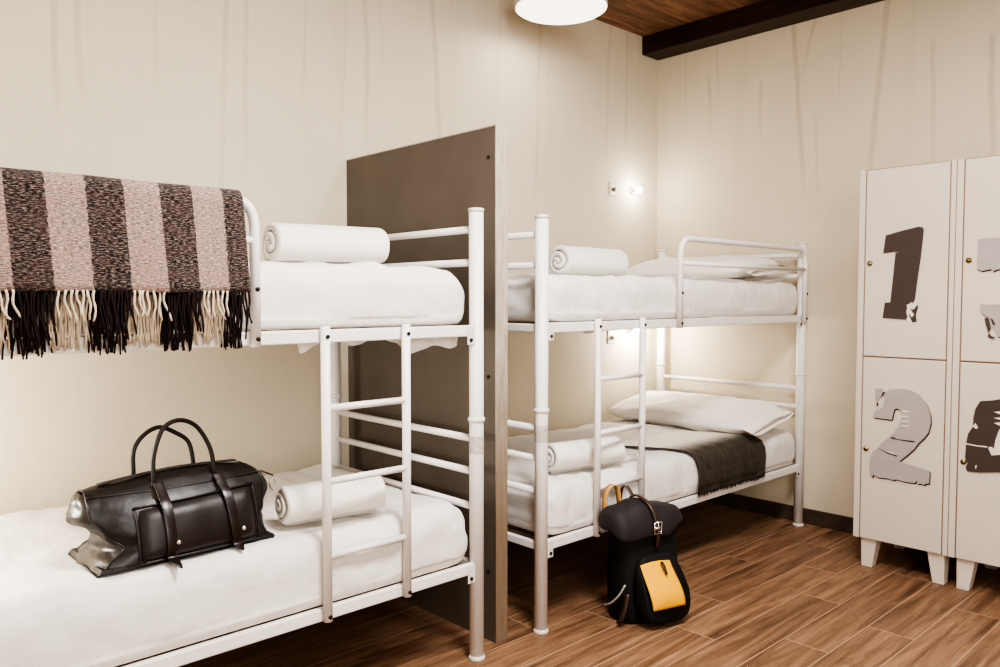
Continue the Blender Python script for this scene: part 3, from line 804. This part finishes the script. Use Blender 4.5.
# ------------------------------------------------------------------ backpack
def pack():
    ox, oy = 2.472, 1.825
    t = thing('backpack', 'black roll-top backpack with mustard yellow front pocket standing on the floor', 'backpack', (ox, oy, 0))
    rot = Matrix.Rotation(math.radians(-16), 3, 'Z')
    P = lambda u, v, w: V((ox, oy, 0))+rot @ V((u*.95, v+.012*(w/.45), w))
    def ring(w, hu, hv, cv=0, p=3.2, n=36):
        out = []
        for k in range(n):
            a = 2*PI*k/n; ca, sa = math.cos(a), math.sin(a)
            out.append(P(hu*math.copysign(abs(ca)**(2/p), ca), cv+hv*math.copysign(abs(sa)**(2/p), sa), w+.004*math.sin(3*a+w*30)))
        return out
    bm = BM(); bridge(bm, [ring(.0, .12, .07), ring(.004, .135, .078), ring(.02, .145, .084), ring(.06, .148, .086), ring(.12, .148, .084), ring(.20, .143, .08), ring(.27, .138, .075), ring(.33, .142, .07), ring(.375, .15, .06), ring(.41, .15, .04)])
    obj('body', bm, M['canvas'], t)
    # front pocket: gusset and yellow face
    fr = lambda w: -.082+.012*(w/.3)
    dep = lambda w: interp([(0, .88), (.05, 1), (.10, 1.0), (.26, .18), (.3, .1)], w)
    bm = BM(); rings = []
    for (sc, o) in ((1.06, .0), (1.05, .040), (1.0, .068), (.96, .078)):
        r_ = []
        for k in range(40):
            a = 2*PI*k/40; ca, sa = math.cos(a), math.sin(a)
            u = .108*sc*math.copysign(abs(ca)**.55, ca); w = .135+.118*sc*math.copysign(abs(sa)**.55, sa)
            u *= 1-.10*max(0, (w-.135)/.118)
            o2 = o*dep(w)
            r_.append(P(u, fr(w)-o2, max(.012, w)))
        rings.append(r_)
    bridge(bm, rings); pk = obj('front_pocket', bm, M['canvas'], t)
    bm = BM(); n = 16; g = {}
    for i in range(n+1):
        for j in range(n+1):
            u = -.092+.156*i/n; w = .082+.150*j/n
            q = (w-.135)/.118
            u2 = u*(1-.10*max(0, q))-.014*q
            o = .078*dep(w)+.010*math.sin(PI*i/n)*math.sin(PI*j/n)+.0045
            g[i, j] = bm.verts.new(P(u2, fr(w)-o, w+.006*math.sin(PI*i/n)*(1 if j == n else 0)))
    for i in range(n):
        for j in range(n): bm.faces.new((g[i, j], g[i+1, j], g[i+1, j+1], g[i, j+1]))
    y = obj('pocket_panel', bm, M['yellow'], pk, label='mustard yellow panel'); s = y.modifiers.new('thick', 'SOLIDIFY'); s.thickness = .004
    bm = BM(); strap(bm, [P(.0, fr(.234)-.036, .236), P(.0, fr(.222)-.050, .222), P(.001, fr(.198)-.066, .196)], [.014, .014, .008], .003, (1, 0, 0)); obj('pull_tab', bm, M['pack_strap'], pk, label='brown leather tab')
    # side pocket / side strap on the left
    bm = BM(); tube(bm, smoothpts([P(-.152, -.075, .16), P(-.163, -.05, .115), P(-.166, .0, .07), P(-.160, .05, .045)], 5), .0035, 6); obj('side_cord', bm, M['sticker'], t, label='pale side cord')
    bm = BM(); strap(bm, smoothpts([P(-.150, -.085, .13), P(-.165, -.085, .07), P(-.172, -.07, .03), P(-.168, -.05, .008)], 4), .02, .004, (0, 1, 0)); obj('side_strap', bm, M['pack_strap'], t)
    # roll top hood: cross-sections along u
    bm = BM(); rings = []; N = 26
    for i in range(N+1):
        q = i/N; u = -.195+.355*q
        l = min(1, q/.10)**.5 if q < .1 else 1
        rr = min(1, (1-q)/.30)**.75
        k = max(.12, min(l, rr)) if 0 < i < N else .10
        cz = .395-.012*abs(u)/.2+(.0 if q < .5 else -.015*((q-.5)/.5)**2)
        sec = [(.065, -.055), (.070, .0), (.055, .040), (.015, .062), (-.04, .058), (-.075, .036), (-.094, -.005), (-.100, -.040), (-.098, -.062), (-.086, -.062), (-.06, -.05), (.0, -.04)]
        sec = [(a*(.55+.45*k), b*(.45+.55*k)*(k if (b < 0 and q > .5) else 1)) for a, b in sec] if k < .99 else sec
        sg = .014*fbm((u*3, 1.3, .2), 3)
        rings.append([P(u, v+.0, cz+w+sg*(1 if w > 0 else .5)-.006*math.sin(u*30)*(w > .02)) for v, w in sec])
    bridge(bm, rings); obj('roll_top', bm, M['canvas_top'], t, sub=2)
    # closing strap with buckle over the roll
    pts = smoothpts([P(-.03, .064, .42), P(-.03, .022, .464), P(-.028, -.045, .458), P(-.022, -.086, .43), P(-.018, -.104, .385), P(-.014, -.108, .345), P(-.010, -.100, .31), P(-.008, -.094, .292)], 4)
    bm = BM(); strap(bm, pts, .02, .004, (1, 0, 0)); st = obj('strap', bm, M['pack_strap'], t, label='brown leather closing strap')
    bm = BM(); c = [(-.017, .012), (.017, .012), (.017, -.03), (-.017, -.03), (-.017, .012)]
    tube(bm, [P(-.017+a, -.110, .375+b) for a, b in c], .003, 6); tube(bm, [P(-.017, -.111, .387), P(-.017, -.115, .35)], .002, 6); tube(bm, [P(-.034, -.111, .366), P(0, -.111, .366)], .003, 6)
    obj('buckle', bm, M['silver'], st)
    # grab handles at the back of the top
    bm = BM(); strap(bm, smoothpts([P(-.148, .058, .40), P(-.146, .055, .47), P(-.120, .052, .503), P(-.092, .052, .492), P(-.078, .055, .43)], 5), .024, .004, (0, 1, 0)); obj('grab_loop', bm, M['tan'], t, label='tan leather grab loop')
    bm = BM(); strap(bm, smoothpts([P(-.070, .06, .42), P(-.068, .05, .485), P(-.060, .03, .498), P(-.050, .0, .462)], 5), .022, .005, (1, .3, 0)); obj('shoulder_strap_end', bm, M['pack_strap'], t, label='brown strap end')
    # shoulder straps behind
    for u in (-.07, .07):
        bm = BM(); strap(bm, smoothpts([P(u, .068, .38), P(u*1.1, .092, .30), P(u*1.2, .098, .18), P(u*1.3, .088, .04)], 5), .05, .01, (1, 0, 0)); obj('shoulder_strap', bm, M['canvas'], t)
pack()

# ------------------------------------------------------------------ partition
def partition():
    xa, xb, ya, yb, h = 1.869, 1.925, 2.022, YW-.003, 1.827
    t = thing('partition_panel', 'tall dark brown partition board standing between the two bunk beds', 'partition', ((xa+xb)/2, (ya+yb)/2, 0))
    obj('board', box2(BM(), (xa+.0015, ya+.004, 0), (xb-.0015, yb, h-.003)), M['board'], t, False)
    o = obj('edge_strip', box2(BM(), (xa, ya, 0), (xb, ya+.006, h)), M['edge'], t, False, bev=.001, label='worn pale metal edge strip')
    obj('top_strip', box2(BM(), (xa, ya+.006, h-.004), (xb, yb, h)), M['edge'], t, False)
    for z in (1.72, .95, .25): obj('screw', disc(BM(), (xa, ya+.04, z), .006, .004, 'X', 10), M['bolt'], t)
partition()

# ------------------------------------------------------------------ lockers
XK = 3.632
def slab(name, pts, mat, parent, x, th=.004):
    """flat polygon in the (y,z) plane facing -x"""
    bm = BM(); vs = [bm.verts.new((x, y, z)) for y, z in pts]; f = bm.faces.new(vs); bm.normal_update()
    bmesh.ops.triangulate(bm, faces=[f])
    r = bmesh.ops.extrude_face_region(bm, geom=list(bm.faces)); bmesh.ops.translate(bm, verts=[v for v in r['geom'] if isinstance(v, bmesh.types.BMVert)], vec=(th, 0, 0))
    return obj(name, bm, mat, parent, False)
def ragged(pts, idx, amp, seed, k=7):
    """roughen the polygon edges whose start index is in idx"""
    out = []; rnd = random.Random(seed)
    for i, p in enumerate(pts):
        q = pts[(i+1) % len(pts)]; out.append(p)
        if i in idx:
            for j in range(1, k):
                f = (j+rnd.uniform(-.3, .3))/k; out.append((p[0]+(q[0]-p[0])*f+rnd.uniform(-amp, amp), p[1]+(q[1]-p[1])*f+rnd.uniform(-amp, amp)))
    return out
def px1(pts, x0, y0, sc, f): return [f(x0+a/sc, y0+b/sc) for a, b in pts]
# the camera model, used only to carry outlines measured on the photo onto the locker door plane
CAM_H, F_PX = 1.226, 789.4
_p, _y = math.radians(-2.5411), math.radians(46.9687)
FWD = V((math.cos(_y)*math.cos(_p), math.sin(_y)*math.cos(_p), math.sin(_p))); RGT = V((math.sin(_y), -math.cos(_y), 0)); UPV = RGT.cross(FWD)
def door_pt(u, v):
    d = FWD+RGT*((u-500)/F_PX)-UPV*((v-333.5)/F_PX); k = XK/d.x
    return (d.y*k, CAM_H+d.z*k)
def locker(yl, yr, label, nums):
    H, Z0, D = 1.801, .135, .49
    t = thing('locker', label, 'locker', (XK+D/2, (yl+yr)/2, 0), 'two door lockers')
    bm = BM(); box2(bm, (XK+.012, yr, Z0), (XK+D, yl, H)); obj('carcass', bm, M['locker'], t, False, bev=.003)
    # frame edges either side of the doors
    for a, b in ((yl, yl-.026), (yr+.020, yr)):
        bm = BM(); box2(bm, (XK-.001, a, Z0), (XK+.02, b, H)); obj('frame_stile', bm, M['locker'], t, False, bev=.003)
    bm = BM(); box2(bm, (XK+.0105, yl-.026, Z0), (XK+.0125, yr+.020, H)); obj('joint_gap', bm, M['locker_gap'], t, False)
    da, db = yl-.0305, yr+.0245
    for (za, zb, num) in ((.968, H-.004, nums[0]), (Z0+.002, .962, nums[1])):
        bm = BM(); box2(bm, (XK, da, za), (XK+.014, db, zb)); dr = obj('door', bm, M['locker'], t, False, bev=.003)
        zl = 1.383 if za > .9 else .548
        bm = BM(); disc(bm, (XK-.003, da-.022, zl), .011, .006, 'X', 16); disc(bm, (XK-.007, da-.022, zl), .0065, .004, 'X', 16); obj('lock', bm, M['brass'], dr, label='small brass lock')
        bm = BM()
        cy = (da+db)/2
        for k in range(3):
            if za > .9: box2(bm, (XK-.0006, cy-.045, 1.578-.022*k), (XK+.001, cy+.045, 1.572-.022*k))
        if za > .9: obj('vent_slots', bm, M['vent'], dr, False)
        else: bm.free()
        if num: num(dr)
    for a, b, sg in ((yl-.028, yl-.098, 1), (yr+.016, yr+.086, -1)):
        for xx in (XK+.02, XK+D-.09):
            bm = BM(); lo, hi = (min(a, b), max(a, b)) if True else (0, 0)
            top = [(xx, lo, Z0), (xx+.07, lo, Z0), (xx+.07, hi, Z0), (xx, hi, Z0)]
            # outer side vertical, inner side tapered
            il, ih = (lo+.022, hi-.001) if sg > 0 else (lo+.001, hi-.022)
            bot = [(xx+.006, il, 0), (xx+.052, il, 0), (xx+.052, ih, 0), (xx+.006, ih, 0)]
            bridge(bm, [bot, top]); obj('foot', bm, M['foot'], t, False, bev=.003)
    return t
def one(dr):
    f = lambda pts: [door_pt(860+a/5.133, 210+b/5.133) for a, b in pts]
    P = f([(135, 130), (200, 112), (275, 93), (305, 85), (325, 90), (328, 108), (312, 250), (292, 385), (283, 455), (276, 475), (262, 470), (252, 482), (238, 484), (243, 505), (236, 520), (244, 548), (238, 562), (118, 554), (130, 475), (158, 474), (168, 385), (186, 212), (122, 222)])
    slab('numeral', ragged(P, {0, 1, 8}, .0012, 3, 5), M['num_dark'], dr, XK-.006, .007)['label'] = 'dark brown numeral 1'
    for pts in ([(296, 484), (299, 500), (288, 540), (292, 572), (270, 578), (262, 560), (280, 535), (268, 520), (262, 505), (274, 512), (286, 500)], [(258, 552), (250, 530), (262, 545), (272, 560)], [(262, 446), (270, 450), (266, 458)]):
        slab('numeral_fragment', f(pts), M['num_dark'], dr, XK-.004, .005)
    slab('pale_scar', f([(240, 482), (285, 475), (300, 490), (292, 570), (275, 588), (250, 575), (238, 562), (112, 566), (112, 556), (238, 556)]), M['chip'], dr, XK-.0012, .002)
def two(dr):
    f = lambda pts: [door_pt(860+a/5.333, 375+b/5.333) for a, b in pts]
    P = f([(135, 95), (160, 78), (215, 72), (270, 80), (320, 108), (358, 155), (378, 210), (380, 255), (368, 305), (345, 335), (315, 362), (290, 395), (250, 430), (212, 460), (290, 485), (374, 512), (371, 578), (355, 578), (345, 586), (330, 578), (308, 580), (305, 560), (295, 575), (240, 568), (195, 555), (180, 560), (150, 550), (100, 545), (72, 530), (68, 548), (58, 520), (54, 480), (62, 430), (75, 405), (100, 388), (115, 365), (165, 325), (210, 275), (228, 225), (225, 192), (205, 178), (186, 182), (180, 205), (172, 238), (75, 226), (82, 195), (100, 180), (125, 172), (132, 140)])
    o = slab('numeral', P, M['num_grey'], dr, XK-.0075, .007); o['label'] = 'warm grey numeral 2'
    slab('numeral_shadow', [(y-.0035, z-.0055) for y, z in P], M['num_shadow_crack'], dr, XK-.0025, .002)  # offset copy of the outline, painted as the numeral's cast shadow
    for pts in ([(85, 72), (120, 72), (122, 100), (108, 122), (92, 145), (84, 130)],):
        slab('numeral_fragment', ragged(f(pts), {1, 2, 3}, .002, 5, 4), M['num_grey'], dr, XK-.006, .006)
    for pts in ([(168, 328), (195, 334), (192, 344), (170, 338)], [(195, 340), (290, 350), (300, 358), (280, 358), (195, 344)], [(100, 390), (150, 410), (205, 430), (200, 434), (148, 416)], [(130, 85), (138, 92), (122, 112), (112, 118)], [(90, 150), (104, 148), (98, 170)]):
        slab('numeral_crack', f(pts), M['num_shadow_crack'], dr, XK-.0082, .001)
    for k, zz in enumerate((187, 215, 240, 265)):
        slab('pale_scar', f([(225, zz), (268, zz+4), (262, zz+9), (224, zz+7)]), M['chip'], dr, XK-.0082, .001)
    slab('pale_scar', f([(135, 402), (188, 414), (186, 424), (150, 416)]), M['chip'], dr, XK-.0082, .001)
def three(dr):
    f = lambda pts: [door_pt(940+a/5.333, 220+b/5.333) for a, b in pts]
    P = f([(208, 102), (320, 92), (390, 90), (470, 110), (520, 160), (525, 220), (500, 275), (455, 310), (510, 350), (540, 410), (530, 490), (480, 560), (400, 610), (340, 625), (310, 622), (300, 600), (280, 560), (262, 520), (235, 505), (218, 490), (218, 450), (330, 450), (350, 500), (400, 495), (425, 450), (400, 390), (340, 365), (340, 300), (400, 280), (410, 240), (380, 205), (335, 215), (330, 262), (300, 265), (288, 275), (275, 262), (225, 272), (200, 262)])
    slab('numeral', P, M['num_grey'], dr, XK-.0075, .007)['label'] = 'warm grey numeral 3'
    slab('numeral_shadow', [(y-.0025, z-.005) for y, z in P], M['num_shadow_crack'], dr, XK-.0025, .002)  # drop shadow painted as a shifted dark outline
    for pts in ([(240, 520), (260, 525), (275, 575), (262, 600), (248, 560)], [(262, 600), (275, 618), (300, 628), (280, 632), (258, 624)], [(270, 520), (285, 530), (300, 560), (285, 560)]):
        slab('numeral_fragment', f(pts), M['num_dark'], dr, XK-.0085, .004)
def four(dr):
    f = lambda pts: [door_pt(940+a/6.35, 385+b/6.35) for a, b in pts]
    P = f([(258, 102), (330, 98), (380, 90), (520, 88), (525, 440), (600, 440), (600, 545), (380, 553), (260, 555), (178, 548), (165, 525), (178, 495), (162, 460), (165, 420), (168, 375), (180, 310), (212, 262), (215, 200), (228, 150)])
    slab('numeral', P, M['num_dark'], dr, XK-.006, .007)['label'] = 'dark brown numeral 4'
    for pts in ([(392, 165), (345, 170), (392, 188)], [(392, 205), (342, 208), (392, 222)], [(392, 235), (345, 240), (392, 262)], [(372, 300), (395, 255), (430, 330), (430, 440), (330, 445), (308, 395), (330, 390), (345, 405), (355, 350)], [(212, 262), (228, 240), (245, 270), (232, 278)], [(168, 368), (240, 382), (305, 388), (300, 396), (235, 388), (168, 376)], [(225, 510), (238, 508), (230, 535)]):
        slab('pale_scar', f(pts), M['chip'], dr, XK-.0068, .002)
locker(1.5134, 1.1185, 'cream locker against the right wall with numerals 1 and 2 on its doors', (one, two))
locker(1.1165, .7215, 'cream locker at the right edge with numerals 3 and 4 on its doors', (three, four))

# ------------------------------------------------------------------ lamps and switches
def ceiling_lamp(x, y, zb, r):
    t = thing('ceiling_lamp', 'round white drum lamp lit under the wooden ceiling, above the right bunk', 'lamp', (x, y, ZC))
    bm = BM(); disc(bm, (x, y, zb+.045), r, .09, 'Z', 64); obj('shade', bm, M['lamp_white'], t, False, bev=.004)
    bm = BM(); disc(bm, (x, y, zb-.004), r*.93, .008, 'Z', 64, r-.003); obj('diffuser', bm, M['diffuser'], t, label='glowing opal diffuser')
    bm = BM(); tube(bm, [(x, y, zb+.09), (x, y, ZC-.02)], .012, 12); obj('stem', bm, M['lamp_white'], t)
    bm = BM(); disc(bm, (x, y, ZC-.011), .06, .022, 'Z', 24); obj('canopy', bm, M['lamp_white'], t)
LX, LY, LZ = 2.845, 2.618, 2.617
ceiling_lamp(LX, LY, LZ, .222)
for (x, z, px, pz, w) in ((3.876, 1.879, 3.694, 1.868, 'upper'), (3.858, 1.035, 3.688, .992, 'lower')):
    t = thing('reading_light', 'small lit bulb reading light on the back wall over the %s right bunk' % w, 'light', (x, YW, z), 'wall reading lights')
    bm = BM(); disc(bm, (x, YW-.006, z), .02, .012, 'Y', 20); obj('base', bm, M['lamp_white'], t)
    bm = BM(); tube(bm, [(x, YW-.01, z), (x, YW-.045, z)], .008, 10); obj('arm', bm, M['lamp_white'], t)
    bm = BM(); bmesh.ops.create_uvsphere(bm, u_segments=16, v_segments=10, radius=.018, matrix=Matrix.Translation((x, YW-.056, z))); obj('bulb', bm, M['led'], t, label='glowing bulb')
    t = thing('wall_switch', 'small cream switch plate with knob on back wall by the %s reading light' % w, 'switch', (px, YW, pz), 'reading light switches')
    bm = BM(); box2(bm, (px-.035, YW-.008, pz-.035), (px+.035, YW, pz+.045)); obj('plate', bm, M['plate'], t, False, bev=.003)
    bm = BM(); disc(bm, (px, YW-.014, pz), .012, .014, 'Y', 16); obj('knob', bm, M['knob'], t)

# ------------------------------------------------------------------ lights
def area(name, loc, target, size, power, col):
    l = bpy.data.lights.new(name, 'AREA'); l.shape = 'DISK'; l.size = size; l.energy = power; l.color = col
    o = bpy.data.objects.new(name, l); C.objects.link(o); o.location = loc
    o.rotation_euler = (V(target)-V(loc)).to_track_quat('-Z', 'Y').to_euler(); return o
def point(name, loc, r, power, col):
    l = bpy.data.lights.new(name, 'POINT'); l.shadow_soft_size = r; l.energy = power; l.color = col
    o = bpy.data.objects.new(name, l); C.objects.link(o); o.location = loc; return o
area('ceiling_light_room', (1.35, .75, 2.72), (1.35, .95, 0), .6, 66, (1, .975, .94))
area('ceiling_light_lockers', (2.5, .8, 2.72), (2.5, .9, 0), .6, 18, (1, .97, .93))
area('ceiling_light_visible', (LX, LY, LZ-.02), (LX, LY-.25, 0), .44, 3, (1, .96, .9))
area('key_light', (.2, -1.2, 2.4), (2.0, 2.6, .8), 1.2, 32, (1, .985, .96))
area('fill_light', (.2, -1.5, 1.25), (1.8, 2.6, .9), 1.6, 26, (1, .985, .96))
for z, p in ((1.879, 2.2), (1.035, 8.0)): point('reading_glow', (3.867, YW-.14, z), .03, p, (1, .96, .88))
for z, p in ((1.95, 3), (.95, 36)): point('bunk_glow', (-.12, YW-.50, z), .12, p, (1, .96, .88))
w = bpy.data.worlds.new('world'); bpy.context.scene.world = w; w.use_nodes = True
w.node_tree.nodes['Background'].inputs[0].default_value = (1, .95, .9, 1); w.node_tree.nodes['Background'].inputs[1].default_value = .05

# ------------------------------------------------------------------ camera
cam = bpy.data.cameras.new('camera'); co = bpy.data.objects.new('camera', cam); C.objects.link(co)
cam.sensor_fit = 'HORIZONTAL'; cam.sensor_width = 36; cam.lens = F_PX*36/1000
co.location = (0, 0, CAM_H)
co.rotation_euler = Matrix((RGT, UPV, -FWD)).transposed().to_euler()
cam.clip_start = .02
bpy.context.scene.camera = co
sc = bpy.context.scene
sc.view_settings.view_transform = 'AgX'; sc.view_settings.look = 'AgX - High Contrast'; sc.view_settings.exposure = .34; sc.view_settings.gamma = 1
